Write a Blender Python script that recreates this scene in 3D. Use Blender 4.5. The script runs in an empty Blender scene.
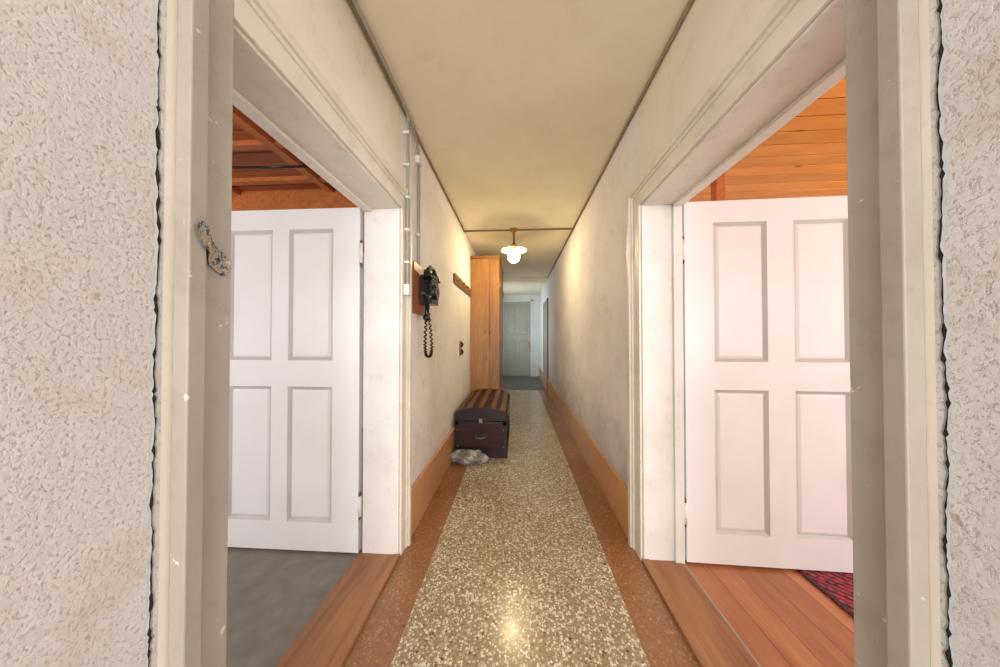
import bpy, bmesh, math, random
from mathutils import Vector, Matrix, noise
random.seed(4)
sc = bpy.context.scene
sc.view_settings.view_transform = 'Standard'
sc.view_settings.look = 'None'
sc.view_settings.exposure = 0.03

def lin(c):
    r = []
    for v in c:
        v = v/255.0
        r.append(v/12.92 if v <= .04045 else ((v+.055)/1.055)**2.4)
    return (r[0], r[1], r[2], 1)

class NT:
    def __init__(s, name):
        s.m = bpy.data.materials.new(name); s.m.use_nodes = True
        s.t = s.m.node_tree; s.b = s.t.nodes['Principled BSDF']
        s.geo = s.n('ShaderNodeNewGeometry'); s.pos = s.geo.outputs['Position']
    def n(s, t, **k):
        nd = s.t.nodes.new(t)
        for a, v in k.items(): setattr(nd, a, v)
        return nd
    def l(s, a, b): s.t.links.new(a, b)
    def scaled(s, v):
        mp = s.n('ShaderNodeMapping'); mp.inputs['Scale'].default_value = v
        s.l(s.pos, mp.inputs['Vector']); return mp.outputs[0]
    def noise(s, scale, detail=4, vec=None, rough=.5, dist=0):
        nd = s.n('ShaderNodeTexNoise'); nd.inputs['Scale'].default_value = scale
        nd.inputs['Detail'].default_value = detail; nd.inputs['Roughness'].default_value = rough
        nd.inputs['Distortion'].default_value = dist
        s.l(vec or s.pos, nd.inputs['Vector']); return nd.outputs['Fac']
    def ramp(s, fac, stops):
        r = s.n('ShaderNodeValToRGB'); e = r.color_ramp.elements
        while len(e) < len(stops): e.new(.5)
        for i, (p, c) in enumerate(stops):
            e[i].position = p; e[i].color = c if len(c) == 4 else (*c, 1)
        s.l(fac, r.inputs[0]); return r.outputs[0]
    def mix(s, fac, a, b, mode='MIX'):
        m = s.n('ShaderNodeMix', data_type='RGBA', blend_type=mode)
        for sock, v in ((m.inputs[0], fac), (m.inputs[6], a), (m.inputs[7], b)):
            if isinstance(v, (int, float)): sock.default_value = v
            elif isinstance(v, tuple): sock.default_value = v
            else: s.l(v, sock)
        return m.outputs[2]
    def math(s, op, a, b=0.0, c=0.0):
        m = s.n('ShaderNodeMath', operation=op)
        for i, v in enumerate((a, b, c)):
            if isinstance(v, (int, float)): m.inputs[i].default_value = v
            else: s.l(v, m.inputs[i])
        return m.outputs[0]
    def sep(s):
        x = s.n('ShaderNodeSeparateXYZ'); s.l(s.pos, x.inputs[0]); return x.outputs
    def bump(s, h, strength=.3, dist=.01):
        b = s.n('ShaderNodeBump'); b.inputs['Strength'].default_value = strength
        b.inputs['Distance'].default_value = dist
        s.l(h, b.inputs['Height']); s.l(b.outputs[0], s.b.inputs['Normal'])
    def fin(s, col, rough=.5, metal=0, spec=.5):
        if isinstance(col, tuple): s.b.inputs['Base Color'].default_value = col
        else: s.l(col, s.b.inputs['Base Color'])
        if isinstance(rough, (int, float)): s.b.inputs['Roughness'].default_value = rough
        else: s.l(rough, s.b.inputs['Roughness'])
        s.b.inputs['Metallic'].default_value = metal
        s.b.inputs['Specular IOR Level'].default_value = spec
        return s.m

B0, B1 = (0, 0, 0, 1), (1, 1, 1, 1)
def plaster(name, c1, c2, bs=25, bstr=.25, bd=.004, grime=0, stain=(170, 145, 110), samt=.4):
    s = NT(name)
    f = s.ramp(s.noise(1.6, 8, rough=.6), [(.35, B0), (.7, B1)])
    col = s.mix(f, lin(c1), lin(c2))
    sp = s.ramp(s.noise(7, 8, rough=.75), [(.56, B0), (.76, B1)])
    col = s.mix(s.math('MULTIPLY', sp, samt), col, lin(stain))
    if grime:
        z = s.sep()[2]
        g = s.ramp(s.math('ADD', s.math('MULTIPLY', z, .7), s.math('MULTIPLY', s.noise(5, 8, rough=.7), .9)), [(.55, B1), (1.15, B0)])
        col = s.mix(s.math('MULTIPLY', g, grime), col, lin((134, 130, 136)))
        sc2 = s.ramp(s.noise(18, 6, rough=.7, vec=s.scaled((1, .35, 1))), [(.60, B0), (.70, B1)])
        col = s.mix(s.math('MULTIPLY', s.math('MULTIPLY', sc2, g), .45), col, lin((105, 96, 92)))
    h = s.math('ADD', s.noise(bs, 6, rough=.6), s.math('MULTIPLY', s.noise(4, 3), 1.5))
    s.bump(h, bstr, bd)
    return s.fin(col, .85, spec=.2)
def rough_plaster(name, c1, c2, c3):
    s = NT(name)
    n1 = s.noise(150, 4, rough=.6); n2 = s.noise(60, 3)
    h = s.math('ADD', s.ramp(n1, [(.35, B0), (.5, B1)]), s.math('MULTIPLY', n2, 1.2))
    f = s.ramp(s.noise(2.2, 6, rough=.6), [(.35, B0), (.7, B1)])
    col = s.mix(f, lin(c1), lin(c2))
    pit = s.ramp(n1, [(.33, B1), (.43, B0)])
    col = s.mix(s.math('MULTIPLY', pit, .6), col, lin(c3))
    st = s.ramp(s.noise(6, 7, rough=.65), [(.55, B0), (.75, B1)])
    col = s.mix(s.math('MULTIPLY', st, .5), col, lin((190, 172, 145)))
    rs = s.ramp(s.noise(20, 4, rough=.5), [(.72, B0), (.76, B1)])
    col = s.mix(s.math('MULTIPLY', rs, .5), col, lin((150, 105, 70)))
    s.bump(h, .5, .0028)
    return s.fin(col, .7, spec=.3)
def paint(name, c, chip=None, rough=.4, amt=.7, var=.06, grime=None):
    s = NT(name)
    a = lin(c); b = (a[0]*(1-var*2), a[1]*(1-var*2.2), a[2]*(1-var*2.6), 1)
    col = s.mix(s.ramp(s.noise(4, 6), [(.35, B0), (.7, B1)]), a, b)
    if grime:
        g = s.ramp(s.noise(12, 7, rough=.7), [(.52, B0), (.78, B1)])
        col = s.mix(s.math('MULTIPLY', g, .5), col, lin(grime))
    if chip:
        f = s.ramp(s.noise(22, 5, rough=.6), [(amt, B0), (amt+.02, B1)])
        col = s.mix(f, col, lin(chip))
    s.bump(s.noise(60, 3, vec=s.scaled((1, 1, .15))), .12, .002)
    return s.fin(col, rough)
def wood(name, c1, c2, axis='Z', rough=.45, scale=1., board=None, knots=True, spec=.5, var=.35):
    s = NT(name)
    st = {'X': (.12, 1, 1), 'Y': (1, .12, 1), 'Z': (1, 1, .12)}[axis]
    vec = s.scaled(tuple(v*scale for v in st))
    if board:
        ax, w, off = board
        idx = s.math('FLOOR', s.math('DIVIDE', s.math('SUBTRACT', s.sep()[ax], off), w))
        wn = s.n('ShaderNodeTexWhiteNoise', noise_dimensions='1D'); s.l(idx, wn.inputs['W'])
        cx = s.n('ShaderNodeCombineXYZ'); s.l(s.math('MULTIPLY', wn.outputs[0], 7.0), cx.inputs[0]); s.l(s.math('MULTIPLY', wn.outputs[0], 5.0), cx.inputs[1])
        va = s.n('ShaderNodeVectorMath', operation='ADD'); s.l(vec, va.inputs[0]); s.l(cx.outputs[0], va.inputs[1]); vec = va.outputs[0]
    g = s.noise(14, 8, vec=vec, rough=.6, dist=1.2)
    col = s.mix(s.ramp(g, [(.3, B0), (.72, B1)]), lin(c1), lin(c2))
    fine = s.noise(90, 3, vec=vec)
    col = s.mix(s.math('MULTIPLY', fine, .22), col, lin(tuple(v*.6 for v in c2)))
    if board:
        col = s.mix(s.math('MULTIPLY', wn.outputs[0], var), col, lin(tuple(v*.65 for v in c2)))
    if knots:
        v = s.n('ShaderNodeTexVoronoi'); v.inputs['Scale'].default_value = 4.5
        m2 = s.scaled({'X': (.6, 1.6, 1.6), 'Y': (1.6, .6, 1.6), 'Z': (1.6, 1.6, .6)}[axis]); s.l(m2, v.inputs['Vector'])
        k = s.ramp(v.outputs['Distance'], [(.05, B1), (.10, B0)])
        col = s.mix(s.math('MULTIPLY', k, .7), col, lin(tuple(v*.45 for v in c2)))
    s.bump(fine, .15, .002)
    return s.fin(col, rough, spec=spec)
def terrazzo(name, mortar, chips, scale=60, thr=.42, rough=.22, mul=(.80, .77, .72, 1)):
    s = NT(name)
    v = s.n('ShaderNodeTexVoronoi'); v.inputs['Scale'].default_value = scale; s.l(s.pos, v.inputs['Vector'])
    sx = s.n('ShaderNodeSeparateColor'); s.l(v.outputs['Color'], sx.inputs[0])
    cc = s.ramp(sx.outputs[0], [(i/len(chips), lin(c)) for i, c in enumerate(chips)])
    t = s.math('ADD', s.math('MULTIPLY', sx.outputs[1], .35), thr-.17)
    m = s.ramp(s.math('SUBTRACT', t, v.outputs['Distance']), [(0, B0), (.08, B1)])
    col = s.mix(m, lin(mortar), cc)
    d = s.ramp(s.noise(1.3, 6, rough=.6), [(.35, mul), (.65, B1)])
    col = s.mix(1.0, col, d, 'MULTIPLY')
    r = s.math('ADD', s.math('MULTIPLY', s.noise(7, 5), .25), rough-.12)
    return s.fin(col, r, spec=.6)
def plain(name, c, rough=.5, metal=0, ns=30, var=.85, bump=.1):
    s = NT(name); a = lin(c)
    col = s.mix(s.noise(ns, 5), a, (a[0]*var, a[1]*var, a[2]*var, 1))
    s.bump(s.noise(ns*2, 3), bump, .002)
    return s.fin(col, rough, metal)

M_ = dict(
 wl=plaster('plaster_left', (243, 241, 238), (232, 228, 222), grime=.25, bstr=.3, samt=.45),
 wr=plaster('plaster_right', (238, 235, 235), (222, 218, 219), grime=.5, bstr=.5, samt=.45),
 head=plaster('plaster_header', (238, 230, 217), (228, 218, 202), bstr=.25, samt=.3),
 rough=rough_plaster('rough_plaster', (218, 215, 214), (207, 203, 200), (158, 149, 140)),
 ceil=plaster('ceiling_plaster', (236, 226, 200), (226, 214, 186), bstr=.15, samt=.2),
 hall=plaster('hall_plaster', (225, 228, 226), (214, 218, 216)),
 room=plaster('room_plaster', (225, 222, 215), (215, 210, 202)),
 tb=paint('shaded_beige', (180, 174, 166), (225, 220, 212), .45, .66, grime=(140, 128, 110)),  # all three beiges: near-casing paint greyed to carry the shade there
 tb3=paint('shaded_beige_outer', (172, 165, 154), (215, 210, 202), .45, .66, grime=(140, 128, 108)),
 tb2=paint('shaded_beige_worn', (190, 184, 174), (232, 228, 220), .45, .64, grime=(120, 108, 92)),
 tc=paint('cream_paint', (230, 222, 208), (180, 158, 125), .4, .72, grime=(186, 172, 148)),
 tw=paint('white_paint', (230, 228, 223), (180, 158, 132), .4, .72, grime=(196, 188, 174)),
 door=paint('door_white_paint', (239, 239, 240), None, .32, var=.02),
 doorshade=paint('door_moulding_shade', (202, 201, 199), None, .35, var=.05),  # darkened door white, panel moulding shade put into the colour
 hdoor=paint('grey_green_paint', (158, 164, 156), None, .4),
 base=paint('tan_baseboard_paint', (206, 158, 112), (175, 125, 85), .35, .68, grime=(165, 118, 80)),
 tz=terrazzo('terrazzo_beige', (160, 142, 110), [(96, 82, 62), (192, 179, 152), (228, 219, 197), (246, 241, 228), (182, 165, 136)], 92, .56),
 tzb=terrazzo('terrazzo_brown', (152, 108, 70), [(116, 80, 52), (166, 120, 80), (186, 140, 98), (142, 98, 64)], 92, .46),
 thr=wood('threshold_wood', (170, 120, 78), (128, 84, 50), 'Y', .4, knots=False),
 pine=wood('cupboard_pine', (168, 116, 54), (132, 84, 36), 'Z', .4),
 pine2=wood('cupboard_pine_door', (182, 128, 64), (146, 94, 42), 'Z', .4),
 rceil=wood('orange_pine_boards', (255, 176, 78), (238, 140, 48), 'X', .35, board=(1, .115, 0), var=.25),
 lceil=wood('brown_boards', (198, 110, 52), (156, 78, 36), 'X', .4, board=(1, .19, 0)),
 lbeam=wood('brown_batten', (214, 126, 66), (172, 94, 46), 'Y', .4, knots=False),
 rfloor=wood('red_pine_floor', (202, 136, 92), (168, 102, 64), 'Y', .3, board=(0, .13, .95), knots=False, var=.3),
 lfloor=plain('grey_felt_carpet', (148, 144, 134), .95, ns=12, var=.5, bump=.7),
 dark=plain('dark_gap', (66, 48, 36), .9),
 groove=plain('board_groove', (110, 60, 26), .9),
 dgrey=plain('dark_stone_floor', (92, 90, 86), .5, ns=6),
 black=plain('black_bakelite', (18, 18, 20), .22),
 steel=plain('aged_metal', (120, 112, 100), .4, .8),
 conduit=plain('painted_conduit', (160, 154, 144), .45),
 board=wood('phone_board_wood', (176, 96, 50), (134, 68, 34), 'Z', .35, knots=False),
 rack=wood('rack_wood', (140, 92, 52), (105, 65, 34), 'Y', .4, knots=False),
 trunk=wood('trunk_leather_wood', (72, 40, 38), (44, 25, 26), 'X', .55, knots=False, spec=.3),
 slat=wood('trunk_slats', (128, 96, 70), (88, 62, 44), 'Y', .6, knots=False, spec=.3),
 trim2=plain('trunk_iron', (46, 36, 36), .5, .4),
 enamel=plain('enamel_white', (225, 215, 190), .35),
 brass=plain('brass', (150, 115, 60), .4, .7),
 cable=plain('ceiling_cable', (140, 118, 88), .6),
)
s = NT('rock'); nf = s.noise(14, 8, rough=.7)
s.bump(nf, .8, .02)
M_['rock'] = s.fin(s.ramp(nf, [(.35, lin((80, 76, 72))), (.5, lin((135, 131, 124))), (.65, lin((200, 197, 190)))]), .9)
s = NT('persian_rug_mat')
v = s.n('ShaderNodeTexVoronoi', distance='CHEBYCHEV'); v.inputs['Scale'].default_value = 38; s.l(s.pos, v.inputs['Vector'])
w = s.n('ShaderNodeTexMagic', turbulence_depth=3); w.inputs['Scale'].default_value = 14; s.l(s.pos, w.inputs['Vector'])
c = s.ramp(v.outputs['Distance'], [(.10, lin((50, 22, 40))), (.18, lin((150, 30, 52))), (.42, lin((118, 18, 44))), (.5, lin((60, 18, 34)))])
c = s.mix(s.math('MULTIPLY', s.ramp(w.outputs['Fac'], [(.62, B0), (.66, B1)]), .4), c, lin((190, 100, 96)))
s.bump(s.noise(200, 2), .5, .003); M_['rug'] = s.fin(c, .95)
s = NT('lamp_glass'); s.b.inputs['Emission Color'].default_value = (1, .80, .45, 1); s.b.inputs['Emission Strength'].default_value = 100
M_['glow'] = s.fin((1, .95, .85, 1), .2)
s = NT('scrap_print'); nf = s.noise(70, 4, rough=.7)
M_['scrap'] = s.fin(s.ramp(nf, [(.36, lin((30, 40, 60))), (.44, lin((80, 95, 115))), (.5, lin((190, 180, 160))), (.56, lin((150, 110, 60))), (.64, lin((225, 220, 210)))]), .7)
M_['lip'] = plain('broken_plaster', (198, 200, 202), .8, ns=50, var=.5, bump=.4)
M_['crackdark'] = plain('crack_dark', (52, 42, 36), .9, ns=60, var=.5)  # dark brown ribbon that draws the crack line

class MB:
    def __init__(s): s.bm = bmesh.new(); s.mats = []
    def mi(s, k):
        if k not in s.mats: s.mats.append(k)
        return s.mats.index(k)
    def box(s, x0, x1, y0, y1, z0, z1, k):
        x0, x1 = sorted((x0, x1)); y0, y1 = sorted((y0, y1)); z0, z1 = sorted((z0, z1))
        vs = [s.bm.verts.new((x, y, z)) for x in (x0, x1) for y in (y0, y1) for z in (z0, z1)]
        for f in ((0, 1, 3, 2), (4, 6, 7, 5), (0, 4, 5, 1), (2, 3, 7, 6), (0, 2, 6, 4), (1, 5, 7, 3)):
            fa = s.bm.faces.new([vs[i] for i in f]); fa.material_index = s.mi(k)
        return vs
    def poly(s, pts, k):
        fa = s.bm.faces.new([s.bm.verts.new(p) for p in pts]); fa.material_index = s.mi(k); return fa
    def cyl(s, p0, p1, r0, k, r1=None, n=20, smooth=True):
        p0, p1 = Vector(p0), Vector(p1); r1 = r0 if r1 is None else r1
        d = (p1-p0); L = d.length; q = d.to_track_quat('Z', 'Y')
        res = bmesh.ops.create_cone(s.bm, cap_ends=True, segments=n, radius1=r0, radius2=max(r1, 1e-5), depth=L,
            matrix=Matrix.Translation((p0+p1)/2) @ q.to_matrix().to_4x4())
        for f in {f for v in res['verts'] for f in v.link_faces}:
            f.material_index = s.mi(k); f.smooth = smooth and len(f.verts) == 4
    def ball(s, c, r, k):
        res = bmesh.ops.create_uvsphere(s.bm, u_segments=16, v_segments=10, radius=r, matrix=Matrix.Translation(c))
        for f in {f for v in res['verts'] for f in v.link_faces}: f.material_index = s.mi(k); f.smooth = True
    def lathe(s, c, prof, k, n=32):
        rings = []
        for r, z in prof:
            rings.append([s.bm.verts.new((c[0]+r*math.cos(2*math.pi*i/n), c[1]+r*math.sin(2*math.pi*i/n), c[2]+z)) for i in range(n)])
        for a, b in zip(rings, rings[1:]):
            for i in range(n):
                f = s.bm.faces.new((a[i], a[(i+1) % n], b[(i+1) % n], b[i])); f.material_index = s.mi(k); f.smooth = True
    def tube(s, pts, r, k, n=10):
        pts = [Vector(p) for p in pts]; rings = []
        for i, p in enumerate(pts):
            t = (pts[min(i+1, len(pts)-1)]-pts[max(i-1, 0)]).normalized()
            q = t.to_track_quat('Z', 'Y')
            rings.append([s.bm.verts.new(p+q @ Vector((r*math.cos(2*math.pi*j/n), r*math.sin(2*math.pi*j/n), 0))) for j in range(n)])
        for a, b in zip(rings, rings[1:]):
            for j in range(n):
                f = s.bm.faces.new((a[j], a[(j+1) % n], b[(j+1) % n], b[j])); f.material_index = s.mi(k); f.smooth = True
        for rr in (rings[0], rings[-1]):
            s.bm.faces.new(rr).material_index = s.mi(k)
    def done(s, name, bevel=0, parent=None, loc=None, rotz=0):
        bmesh.ops.recalc_face_normals(s.bm, faces=s.bm.faces)
        me = bpy.data.meshes.new(name); s.bm.to_mesh(me); s.bm.free()
        for k in s.mats: me.materials.append(M_[k])
        o = bpy.data.objects.new(name, me); sc.collection.objects.link(o)
        if bevel:
            b = o.modifiers.new('bevel', 'BEVEL'); b.width = bevel; b.segments = 2; b.limit_method = 'ANGLE'
        if loc: o.location = loc
        o.rotation_euler[2] = rotz
        if parent: o.parent = parent
        return o

XL, XR = -.70, .73
TL, TR = -.92, .95
H = 2.70
LY0, LY1 = .632, 1.640
RY0, RY1 = .650, 1.690
DH = 2.08
YB = -2.6; YE = 9.3
# ---------- walls
m = MB()
m.box(TL, XL, YB, LY0-.12, 0, H, 'rough')
m.box(TL, XL, LY0-.12, LY0, 0, H, 'head')
m.box(TL, XL, LY0, LY1, DH, H, 'head')
m.box(TL, XL, LY1, 6.7, 0, H, 'wl'); m.box(TL, XL, 6.7, YE, 0, H, 'hall')
m.done('wall_left')
m = MB()
m.box(XR, TR, YB, RY0-.115, 0, H, 'rough')
m.box(XR, TR, RY0-.115, RY0, 0, H, 'head')
m.box(XR, TR, RY0, RY1, DH, H, 'head')
m.box(XR, TR, RY1, 6.65, 0, H, 'wr'); m.box(XR, TR, 6.65, YE, 0, H, 'hall')
m.done('wall_right')
m = MB()
m.box(TL, -.46, YE, YE+.2, 0, H, 'hall'); m.box(.46, TR, YE, YE+.2, 0, H, 'hall'); m.box(-.46, .46, YE, YE+.2, 2.5, H, 'hall')
m.done('wall_end')
m = MB(); m.box(TL, TR, YB-.2, YB, 0, H, 'head'); m.done('wall_behind')
m = MB(); m.box(TL, TR, YB, YE+.2, H, H+.15, 'ceil'); m.box(XL, XR, 6.62, 6.84, H-.07, H+.01, 'ceil'); m.done('ceiling')
m = MB()
m.box(XL, -.50, YB, 6.87, -.1, 0, 'tzb'); m.box(-.50, .523, YB, 6.87, -.1, 0, 'tz'); m.box(.523, XR, YB, 6.87, -.1, 0, 'tzb')
m.box(XL, XR, 6.87, YE+.2, -.1, 0, 'dgrey')
m.done('floor')

# baseboards
m = MB(); m.box(XL, XL+.018, LY1+.125, YE, 0, .30, 'base'); m.box(XL, XL+.026, LY1+.125, YE, .30, .312, 'base'); m.done('baseboard_left', .003)
m = MB(); m.box(XR-.018, XR, RY1+.145, YE, 0, .30, 'base'); m.box(XR-.026, XR, RY1+.145, YE, .30, .312, 'base'); m.done('baseboard_right', .003)

# ---------- door linings + casings
def frame(nm, side, X, T, y0, y1, cw):
    sg = side
    m = MB()
    t = .012
    m.box(X, T, y1-t, y1+.001, 0, DH, 'tw')
    m.box(X, T, y0-.001, y0+t, 0, DH, 'tb')
    m.box(X, T, y0, y1, DH-t, DH+.001, 'tc')
    m.box(T, T+sg*.05, y0+t, y1-t, DH-.028, DH-t, 'tc')
    if sg < 0: m.box(T, T+sg*.05, y1-.028, y1-t, 0, DH-t, 'tw')
    # near casing
    m.box(X, X+sg*.014, y0-.060, y0, 0, DH+.10, 'tb')
    m.box(X, X+sg*.020, y0-.072, y0-.058, 0, DH+.11, 'tb2')
    m.box(X, X+sg*.034, y0-.104, y0-.070, 0, DH+.13, 'tb3')
    # header casing
    m.box(X, X+sg*.014, y0, y1, DH-.002, DH+.075, 'tc')
    m.box(X, X+sg*.022, y0-.06, y1+.07, DH+.073, DH+.09, 'tc')
    m.box(X, X+sg*.034, y0-.072, y1+cw, DH+.088, DH+.125, 'tc')
    # far casing
    m.box(X, X+sg*.014, y1-.002, y1+cw*.62, 0, DH+.08, 'tc')
    m.box(X, X+sg*.022, y1+cw*.60, y1+cw*.73, 0, DH+.09, 'tc')
    m.box(X, X+sg*.034, y1+cw*.72, y1+cw, 0, DH+.10, 'tc')
    m.done(nm, .003)
frame('trim_1', 1, XL, TL, LY0, LY1, .105)
frame('trim_2', -1, XR, TR, RY0, RY1, .135)

# thresholds
m = MB(); m.box(XL-.002, TL-.02, LY0+.012, LY1-.012, -.05, .018, 'thr'); m.box(XL-.03, XL+.012, LY0+.012, LY1-.012, 0, .022, 'thr'); m.done('trim_3', .004)
m = MB(); m.box(XR+.002, TR-.012, RY0+.012, RY1-.012, -.05, .018, 'thr'); m.box(XR-.012, XR+.03, RY0+.012, RY1-.012, 0, .022, 'thr')
m.box(TR-.012, TR, RY0+.012, RY1-.012, -.05, .016, 'conduit'); m.done('trim_4', .004)

# ---------- cracks
def crack(nm, X, sg, yc):
    m = MB(); rnd = random.Random(int(yc*1000))
    z = 0; pts = []; w = 0
    while z < H:
        w = max(-.0035, min(.0035, w*.88+rnd.uniform(-.0016, .0016)))
        wd = rnd.uniform(.0005, .0018) + (.0022 if rnd.random() < .16 else 0)
        pts.append((yc+w, wd, z)); z += rnd.uniform(.005, .014)
    pts.append((yc, .001, H))
    for (a, wa, za), (b, wb, zb) in zip(pts, pts[1:]):
        x = X+sg*.0008
        m.poly([(x, a-wa, za), (x, a+wa, za), (x, b+wb, zb), (x, b-wb, zb)], 'crackdark')
        for sd in (-1, 1):
            ia, ib = a+sd*wa, b+sd*wb
            oa, ob = ia+sd*.003, ib+sd*.003
            m.poly([(x+sg*.0007, ia, za), (X+sg*.0002, oa, za), (X+sg*.0002, ob, zb), (x+sg*.0007, ib, zb)], 'lip')
    m.done(nm)
crack('plaster_crack', XL, 1, .501)
crack('plaster_crack.001', XR, -1, .524)

# ---------- doors
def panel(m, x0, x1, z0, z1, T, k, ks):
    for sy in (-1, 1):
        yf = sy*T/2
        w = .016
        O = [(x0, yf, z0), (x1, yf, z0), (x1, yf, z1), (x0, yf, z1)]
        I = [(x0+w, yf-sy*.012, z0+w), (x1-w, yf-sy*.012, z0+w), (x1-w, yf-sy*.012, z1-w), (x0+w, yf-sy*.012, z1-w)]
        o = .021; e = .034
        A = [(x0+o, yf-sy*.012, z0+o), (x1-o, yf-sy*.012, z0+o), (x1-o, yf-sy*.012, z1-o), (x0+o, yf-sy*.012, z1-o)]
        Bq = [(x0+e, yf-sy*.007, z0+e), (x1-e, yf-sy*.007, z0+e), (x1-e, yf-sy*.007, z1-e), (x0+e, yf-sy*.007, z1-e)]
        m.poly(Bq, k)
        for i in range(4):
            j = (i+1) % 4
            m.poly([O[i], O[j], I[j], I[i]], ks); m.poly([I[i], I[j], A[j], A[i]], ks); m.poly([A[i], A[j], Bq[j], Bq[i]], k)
    m.box(x0, x1, -T/2+.014, T/2-.014, z0, z1, k)
def door(nm, W, Ht, loc, rot, k='door', ks='doorshade', st=.155, md=.135, mirror=1, z=(.17, .985, 1.145, 1.945), handle=True):
    m = MB(); T = .04
    pw = (W-2*st-md+.03)/2
    xs = [st, st+pw, st+pw+md, st+2*pw+md]
    f = lambda x: x*mirror
    zs = [zz*Ht/2.07 for zz in z]
    m.box(f(0), f(xs[0]), -T/2, T/2, 0, Ht, k); m.box(f(xs[3]), f(W), -T/2, T/2, 0, Ht, k)
    m.box(f(xs[1]), f(xs[2]), -T/2, T/2, 0, Ht, k)
    for a, b in ((xs[0], xs[1]), (xs[2], xs[3])):
        for c, d in ((0, zs[0]), (zs[1], zs[2]), (zs[3], Ht)): m.box(f(a), f(b), -T/2, T/2, c, d, k)
        for c, d in ((zs[0], zs[1]), (zs[2], zs[3])):
            p, q = sorted((f(a), f(b))); panel(m, p, q, c, d, T, k, ks)
    for hz in (.28, Ht-.28):
        m.cyl((f(-.010), -T/2-.004, hz-.06), (f(-.010), -T/2-.004, hz+.06), .011, 'tw')
        m.cyl((f(-.010), -T/2-.004, hz+.06), (f(-.010), -T/2-.004, hz+.078), .007, 'steel')
        m.cyl((f(-.010), -T/2-.004, hz-.078), (f(-.010), -T/2-.004, hz-.06), .007, 'steel')
    if handle:
        hx = f(W-.045)
        for sy in (-1, 1):
            m.box(hx-.018, hx+.018, sy*T/2, sy*(T/2+.004), .93, 1.13, 'brass')
            m.cyl((hx, sy*T/2, 1.06), (hx, sy*(T/2+.035), 1.06), .008, 'brass')
            m.cyl((hx, sy*(T/2+.03), 1.06), (hx, sy*(T/2+.05), 1.06), .024, 'brass', .018)
    return m.done(nm, 0, loc=loc, rotz=rot)
door('door_1', .97, 2.065, (TL-.024, LY1+.005, .016), 0, mirror=-1, st=.165, md=.105)
door('door_2', .99, 2.065, (TR+.018, RY1+.005, .016), math.radians(-1.5), mirror=1)
door('door_3', .90, 2.46, (-.45, YE+.03, .01), 0, k='hdoor', ks='tb3', st=.14, md=.12, mirror=1)
m = MB(); m.box(-.53, -.455, YE-.02, YE, 0, 2.53, 'hall'); m.box(.455, .53, YE-.02, YE, 0, 2.53, 'hall'); m.box(-.53, .53, YE-.02, YE, 2.48, 2.55, 'hall'); m.done('trim_5', .003)
m = MB(); m.box(XR-.03, XR, 6.55, 6.66, 0, 2.2, 'thr'); m.box(XR-.03, XR, 7.5, 7.6, 0, 2.2, 'tb'); m.box(XR-.03, XR, 6.55, 7.6, 2.12, 2.2, 'tb'); m.box(XR-.012, XR, 6.66, 7.5, 0, 2.12, 'hdoor'); m.done('door_4', .003)

# ---------- side rooms
def room(sd, T, far, fl, k):
    n = 'left' if sd < 0 else 'right'
    y0, y1 = -2.2, 3.9
    m = MB(); m.box(T, far, y0, y1, -.1, -.001 if fl == 'lfloor' else -.02, 'lfloor' if fl == 'lfloor' else 'dark')
    if fl == 'rfloor':
        x = T
        while x < far-.01:
            m.box(x+.001, min(x+.129, far), y0, y1, -.02, 0, 'rfloor'); x += .13
    m.done('floor_%s_room' % n)
    m = MB(); m.box(far, far+sd*.2, y0, y1, 0, 2.65, 'room'); m.done('wall_%s_room_outer' % n)
    m = MB(); m.box(T, far, y1, y1+.2, 0, 2.65, 'room'); m.done('wall_%s_room_far' % n)
    m = MB(); m.box(T, far, y0-.2, y0, 0, 2.65, 'room'); m.done('wall_%s_room_near' % n)
    m = MB(); m.box(T, far, y0, y1, 2.515, 2.65, 'groove')
    w = .115 if k == 'rceil' else .19
    i = math.floor(y0/w)+1
    while (i+1)*w < y1:
        m.box(T, far, i*w+.003, (i+1)*w-.006, 2.50, 2.52, k); i += 1
    if k == 'lceil':
        for x in (-1.5, -2.3, -3.1): m.box(x-.03, x+.03, y0, y1, 2.465, 2.502, 'lbeam')
        for y in (1.62, 2.0): m.box(T, far, y-.025, y+.025, 2.47, 2.502, 'lbeam')
        m.box(T, far, 2.16, 2.32, 2.34, 2.502, 'lbeam')
    m.done('ceiling_%s_room' % n, .002)
    wx = T+sd*1.7
    m = MB()
    for a in (-.95, -.03, .89): m.box(wx+a, wx+a+.06, y0, y0+.05, .85, 2.25, 'tw')
    for c in (.85, 1.75, 2.19): m.box(wx-.95, wx+.95, y0, y0+.05, c, c+.06, 'tw')
    m.box(wx-1.02, wx+1.02, y0, y0+.16, .80, .85, 'tw')
    m.done('window_%d' % (1 if sd < 0 else 2), .003)
    m = MB(); ff = far-sd*.05  # unseen outer-wall window frame, added to go with the ceiling fill light
    for a in (.05, .97, 1.89): m.box(ff, far, a, a+.06, .75, 2.25, 'tw')
    for c in (.75, 1.75, 2.19): m.box(ff, far, .05, 1.95, c, c+.06, 'tw')
    m.box(far-sd*.16, far, 0, 2.0, .70, .75, 'tw')
    m.done('window_%d' % (4 if sd < 0 else 5), .003)
room(-1, TL, -4.4, 'lfloor', 'lceil')
room(1, TR, 4.4, 'rfloor', 'rceil')
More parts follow.
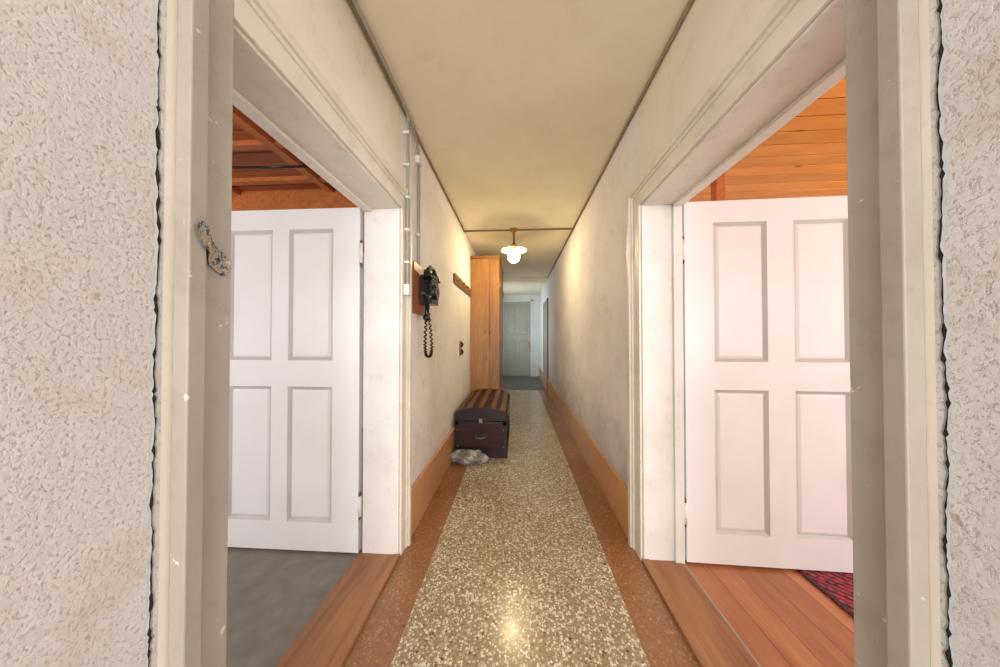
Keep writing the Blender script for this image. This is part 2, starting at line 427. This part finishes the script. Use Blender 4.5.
# timber post in the right room
m = MB(); m.box(1.37, 1.43, 2.0, 2.06, 0, 2.5, 'lbeam'); m.box(1.355, 1.445, 1.985, 2.075, 0, .10, 'lbeam'); m.box(1.355, 1.445, 1.985, 2.075, 2.44, 2.5, 'lbeam'); m.done('timber_post', .003)
m = MB()
m.box(1.55, 2.9, .1, 2.7, .001, .009, 'rug'); m.box(1.55, 1.57, .1, 2.7, .009, .0105, 'trunk'); m.done('persian_rug', .001)
m = MB()
m.tube([(-1.25, 1.62, 2.34), (-1.5, 1.6, 2.33), (-1.7, 1.59, 2.33), (-1.9, 1.58, 2.33), (-2.05, 1.57, 2.34)], .007, 'black')
m.cyl((-1.3, 1.62, 2.335), (-1.3, 1.62, 2.5), .005, 'black'); m.cyl((-2.0, 1.575, 2.335), (-2.0, 1.575, 2.5), .005, 'black')
m.done('curtain_rod')

# ---------- cupboard
cx0, cx1, cy0, cy1, cz = XL+.002, -.262, 4.16, 5.3, 2.515
m = MB()
m.box(cx0, cx1, cy0+.02, cy1, .06, cz-.03, 'pine'); m.box(cx0, cx1, cy0+.03, cy1, 0, .06, 'pine')
m.box(cx0, cx1+.008, cy0-.008, cy1, cz-.03, cz, 'pine')
m.box(cx0, -.418, cy0, cy0+.022, .07, cz-.035, 'pine2')
m.box(-.412, cx1, cy0-.004, cy0+.022, .0, cz-.035, 'pine')
for z0 in (.4, 1.25, 2.05): m.box(cx1, cx1+.012, cy0+.05, cy1-.05, z0, z0+.09, 'pine2')
m.cyl((-.44, cy0, 1.25), (-.44, cy0-.03, 1.25), .012, 'brass')
m.cyl((-.418, cy0-.002, 2.2), (-.418, cy0-.002, 2.28), .006, 'brass'); m.cyl((-.418, cy0-.002, .4), (-.418, cy0-.002, .48), .006, 'brass')
m.done('tall_pine_cupboard', .003)

# ---------- trunk
tx0, tx1, ty0, ty1 = XL+.03, -.115, 3.02, 4.10
m = MB()
m.box(tx0, tx1, ty0, ty1, .05, .385, 'trunk')
m.box(tx0-.006, tx1+.01, ty0-.012, ty1+.005, .0, .065, 'trunk')
N = 14; cxm = (tx0+tx1)/2; rx = (tx1-tx0)/2; rz = .135; zb = .395
def arc(i, s=1.0, dz=0): 
    a = math.pi*i/N; return (cxm+rx*s*math.cos(a)*(1), zb+dz+(.045+(rz-.045)*math.sin(a)**.8)*s)
ring = [(tx1, zb)]+[arc(i) for i in range(N+1)]+[(tx0, zb)]
def lid(y0, y1, sc_, k):
    R = [(cxm+(x-cxm)*sc_, zb+(z-zb)*(1+(sc_-1)*1.5)) for x, z in ring]
    a = [m.bm.verts.new((x, y0, z)) for x, z in R]; b = [m.bm.verts.new((x, y1, z)) for x, z in R]
    for v0, v1 in ((a, b),):
        for i in range(len(R)):
            j = (i+1) % len(R); f = m.bm.faces.new((v0[i], v0[j], v1[j], v1[i])); f.material_index = m.mi(k)
    m.bm.faces.new(a).material_index = m.mi(k); m.bm.faces.new(b).material_index = m.mi(k)
lid(ty0, ty1, 1.0, 'trunk')
for y in (ty0-.006, ty1-.035): lid(y, y+.04, 1.03, 'trim2')
for i in (2.6, 4.8, 7, 9.2, 11.4):
    x, z = arc(i)
    vs = m.box(-.030, .030, ty0+.0, ty1, -.004, .014, 'slat')
    tx, tz = arc(i+.5)[0]-arc(i-.5)[0], arc(i+.5)[1]-arc(i-.5)[1]
    ang = math.atan2(tz, tx)+math.pi
    bmesh.ops.transform(m.bm, matrix=Matrix.Translation((x, 0, z)) @ Matrix.Rotation(-ang, 4, 'Y'), verts=vs)
for x in (tx0, tx1-.035): m.box(x-.003, x+.038, ty0-.008, ty0+.03, .05, .385, 'trim2')
m.box(tx0, tx1, ty0-.008, ty0+.01, .350, .388, 'trim2'); m.box(tx0, tx1, ty0-.007, ty0+.01, .065, .10, 'trim2')
for y in (ty0, ty0+.34, ty0+.68, ty1-.04): m.box(tx1-.002, tx1+.006, y, y+.04, .05, .385, 'trim2')
m.box(cxm-.07, cxm+.07, ty0-.012, ty0, .21, .27, 'trim2')
m.tube([(cxm-.055, ty0-.012, .25), (cxm-.05, ty0-.035, .225), (cxm, ty0-.04, .215), (cxm+.05, ty0-.035, .225), (cxm+.055, ty0-.012, .25)], .008, 'steel')
m.box(cxm-.02, cxm+.02, ty0-.012, ty0, .37, .42, 'steel')
for x in (tx0+.03, tx1-.03):
    for z in (.12, .30): m.cyl((x, ty0-.008, z), (x, ty0-.013, z), .008, 'steel')
m.box(tx1, tx1+.012, (ty0+ty1)/2-.04, (ty0+ty1)/2+.04, .30, .42, 'steel')
m.done('domed_travel_trunk', .003)

# ---------- stone
bm = bmesh.new(); bmesh.ops.create_icosphere(bm, subdivisions=5, radius=1)
for v in bm.verts:
    p = v.co.copy()
    d = 1+.35*noise.noise(p*1.3+Vector((3, 1, 2)))+.22*noise.noise(p*3.1)+.10*noise.noise(p*8)
    p = p*d; v.co = (p.x*.165, p.y*.075, max(p.z, -.55)*.088)
mz = min(v.co.z for v in bm.verts)
me = bpy.data.meshes.new('rough_stone'); bm.to_mesh(me); bm.free(); me.materials.append(M_['rock'])
o = bpy.data.objects.new('rough_stone', me); o.location = (-.50, 2.89, -mz+.001); o.rotation_euler[2] = .1; sc.collection.objects.link(o)

# ---------- telephone
m = MB()
py0, py1 = 1.86, 2.08
m.box(XL+.001, XL+.024, 1.80, py1, 1.46, 1.80, 'board')
m.box(XL+.024, XL+.115, py0+.035, py1-.03, 1.53, 1.72, 'black')
m.box(XL+.03, XL+.12, py0+.05, py1-.045, 1.715, 1.735, 'black')
yc = (py0+py1)/2
m.cyl((XL+.115, yc, 1.62), (XL+.132, yc, 1.62), .058, 'black', .05, n=28)
m.cyl((XL+.132, yc, 1.62), (XL+.136, yc, 1.62), .042, 'steel', n=28)
m.cyl((XL+.136, yc, 1.62), (XL+.140, yc, 1.62), .018, 'black')
for yy in (-.05, .05):
    m.tube([(XL+.07, yc+yy*.7, 1.73), (XL+.075, yc+yy*.9, 1.76), (XL+.10, yc+yy, 1.775)], .009, 'black')
m.tube([(XL+.085, yc-.095, 1.735), (XL+.09, yc-.085, 1.765), (XL+.09, yc-.04, 1.79), (XL+.09, yc+.04, 1.79), (XL+.09, yc+.085, 1.765), (XL+.085, yc+.095, 1.735)], .014, 'black')
m.cyl((XL+.085, yc-.095, 1.755), (XL+.095, yc-.105, 1.70), .02, 'black', .033)
m.cyl((XL+.085, yc+.095, 1.755), (XL+.095, yc+.105, 1.70), .02, 'black', .033)
m.cyl((XL+.06, py0+.035, 1.6), (XL+.06, py0+.01, 1.6), .009, 'steel'); m.cyl((XL+.06, py0+.012, 1.6), (XL+.11, py0+.012, 1.57), .006, 'steel')
m.cyl((XL+.11, py0+.02, 1.57), (XL+.11, py0-.015, 1.57), .011, 'black')
m.ball((XL+.065, yc-.035, 1.435), .026, 'black'); m.cyl((XL+.065, yc-.035, 1.53), (XL+.065, yc-.035, 1.44), .010, 'black', .016)
pts = []
path = [Vector((XL+.09, yc-.10, 1.70)), Vector((XL+.085, yc-.06, 1.55)), Vector((XL+.06, yc-.03, 1.40)), Vector((XL+.05, yc-.02, 1.25)), Vector((XL+.055, yc-.01, 1.17)), Vector((XL+.075, yc+.01, 1.16)), Vector((XL+.085, yc+.02, 1.22)), Vector((XL+.075, yc+.02, 1.36)), Vector((XL+.06, yc+.0, 1.53))]
K = 40
for i in range((len(path)-1)*K+1):
    a = min(i//K, len(path)-2); t = i/K-a
    p0, p1, p2, p3 = path[max(a-1, 0)], path[a], path[a+1], path[min(a+2, len(path)-1)]
    p = .5*((2*p1)+(p2-p0)*t+(2*p0-5*p1+4*p2-p3)*t*t+(3*p1-p0-3*p2+p3)*t**3)
    q = i*.75; pts.append(p+Vector((.008*math.cos(q), .008*math.sin(q), 0)))
m.tube(pts, .0055, 'black', n=6)
m.done('wall_telephone', .003)

# ---------- conduits on left wall
m = MB()
CY = 1.675; ox = .030
m.cyl((XL+ox, CY, 1.60), (XL+ox, CY, 2.64), .009, 'conduit')
m.tube([(XL+ox, CY, 2.62), (XL+ox+.002, CY-.005, 2.650), (XL+ox+.008, CY-.04, 2.660), (XL+.045, 1.5, 2.66), (XL+.045, .0, 2.66), (XL+.045, -.5, 2.66)], .010, 'conduit')
for z in (1.75, 1.95, 2.15): m.box(XL+.0135, XL+.042, CY-.013, CY+.013, z, z+.016, 'tw')
for z in (2.35, 2.55): m.box(XL+.001, XL+.042, CY-.013, CY+.013, z, z+.016, 'tw')
m.box(XL+.0145, XL+.048, CY-.024, CY+.024, 1.555, 1.62, 'tw')
m.done('electrical_conduit', .002)
m = MB()
m.cyl((XL+.018, 1.90, 1.79), (XL+.018, 1.90, 2.5), .010, 'conduit')
m.tube([(XL+.018, 1.90, 2.49), (XL+.018, 1.90, 2.56), (XL+.018, 1.86, 2.63), (XL+.020, 1.8, 2.655), (XL+.03, 1.72, 2.66)], .010, 'conduit')
m.box(XL+.001, XL+.034, 1.87, 1.93, 2.5, 2.55, 'tw'); m.box(XL+.001, XL+.030, 1.882, 1.918, 2.0, 2.015, 'tw')
m.done('electrical_conduit.001', .002)
m = MB(); m.cyl((XL+.012, -1, 2.688), (XL+.012, 3.63, 2.688), .008, 'cable')
m.cyl((XL, 3.63, 2.688), (XR, 3.63, 2.688), .011, 'cable'); m.cyl((XR-.012, -1, 2.685), (XR-.012, 6.6, 2.685), .009, 'cable'); m.done('ceiling_cable')

# coat rack
m = MB(); m.box(XL+.001, XL+.025, 3.03, 4.10, 1.90, 2.0, 'rack')
for y in (3.15, 3.4, 3.65, 3.9):
    m.tube([(XL+.025, y, 1.95), (XL+.05, y, 1.945), (XL+.06, y, 1.955), (XL+.062, y, 1.97)], .006, 'rack')
m.done('wall_coat_rack', .002)
# switch
m = MB(); m.box(XL+.001, XL+.012, 3.37, 3.47, 1.07, 1.25, 'board'); 
for z in (1.115, 1.205): m.cyl((XL+.012, 3.42, z), (XL+.03, 3.42, z), .032, 'black'); m.box(XL+.03, XL+.042, 3.414, 3.426, z-.015, z+.015, 'black')
m.done('light_switch', .002)

# scrap on casing
m = MB(); rnd = random.Random(3); xx = XL+.0165
poly = [(.544, 1.546), (.560, 1.540), (.574, 1.528), (.586, 1.514), (.598, 1.504), (.612, 1.496), (.624, 1.482), (.628, 1.462), (.620, 1.446), (.606, 1.442), (.592, 1.450), (.580, 1.460), (.570, 1.468), (.560, 1.482), (.550, 1.494), (.542, 1.506), (.538, 1.526)]
c0 = m.bm.verts.new((xx+.004, .585, 1.487)); vs = [m.bm.verts.new((xx+(.022 if y < .562 else (.008 if y < .575 else 0))+rnd.uniform(0, .003), y, z)) for y, z in poly]
for i in range(len(vs)): f = m.bm.faces.new((c0, vs[i], vs[(i+1) % len(vs)])); f.material_index = m.mi('scrap')
m.done('torn_sticker')

# ---------- lamp
LC = (-.04, 3.63, 0)
m = MB()
m.lathe(LC, [(0.001, 2.70), (.06, 2.70), (.06, 2.69), (.045, 2.675), (.02, 2.665), (.014, 2.60), (.012, 2.52), (.03, 2.505), (.045, 2.485)], 'brass')
m.lathe(LC, [(.045, 2.487), (.07, 2.475), (.12, 2.455), (.165, 2.43), (.17, 2.42), (.163, 2.424), (.118, 2.447), (.06, 2.462), (.045, 2.465)], 'enamel')
m.lathe(LC, [(.048, 2.475), (.05, 2.44), (.05, 2.43), (.04, 2.43)], 'brass')
m.done('ceiling_lamp')
m = MB(); prof = [(.045, 2.44), (.06, 2.42), (.074, 2.38), (.074, 2.33), (.062, 2.29), (.035, 2.27), (.001, 2.265)]
m.lathe(LC, prof, 'glow', n=20); g = m.done('glass_globe', parent=bpy.data.objects['ceiling_lamp'])

# ---------- windows w/ lights
def area(nm, loc, rot, sx, sy, e, c):
    l = bpy.data.lights.new(nm, 'AREA'); l.shape = 'RECTANGLE'; l.size = sx; l.size_y = sy; l.energy = e; l.color = c
    o = bpy.data.objects.new(nm, l); o.location = loc; o.rotation_euler = rot; sc.collection.objects.link(o)
R = math.radians
area('daylight_left_room', (-2.6, -2.12, 1.55), (R(90), 0, 0), 1.8, 1.3, 80, (.95, .97, 1))
area('daylight_right_room', (2.65, -2.12, 1.55), (R(90), 0, 0), 1.8, 1.3, 66, (.90, .96, 1))
area('fill_left_room_side', (-4.3, 1.0, 1.4), (R(90), 0, R(-90)), 1.8, 1.3, 22, (.95, .98, 1))  # unseen fill added to brighten the left room's ceiling boards
area('fill_right_room_side', (4.3, 1.0, 1.4), (R(90), 0, R(90)), 1.8, 1.3, 75, (.95, .98, 1))  # same added fill for the right room's ceiling boards
area('fill_corridor', (0, YB+.05, 1.45), (R(90), 0, 0), 1.2, 2.2, 92, (.97, .97, 1))  # unseen fill added before the solid back wall to brighten the corridor
area('daylight_hall', (XL+.03, 7.9, 1.6), (R(90), 0, R(-90)), 1.6, 1.3, 24, (.88, .95, 1))
m = MB()
for a in (7.08, 7.87, 8.66): m.box(XL, XL+.04, a, a+.06, .9, 2.3, 'tw')
for c in (.9, 2.24): m.box(XL, XL+.04, 7.08, 8.72, c, c+.06, 'tw')
m.done('window_3', .002)

w = bpy.data.worlds.new('World'); sc.world = w; w.use_nodes = True
w.node_tree.nodes['Background'].inputs[0].default_value = (.8, .88, 1, 1); w.node_tree.nodes['Background'].inputs[1].default_value = .6

cam = bpy.data.cameras.new('camera'); cam.sensor_width = 36; cam.lens = 10.08; cam.clip_start = .02
co = bpy.data.objects.new('camera', cam); co.location = (0, 0, 1.3); co.rotation_euler = (R(90.7), 0, R(3.47)); sc.collection.objects.link(co)
sc.camera = co
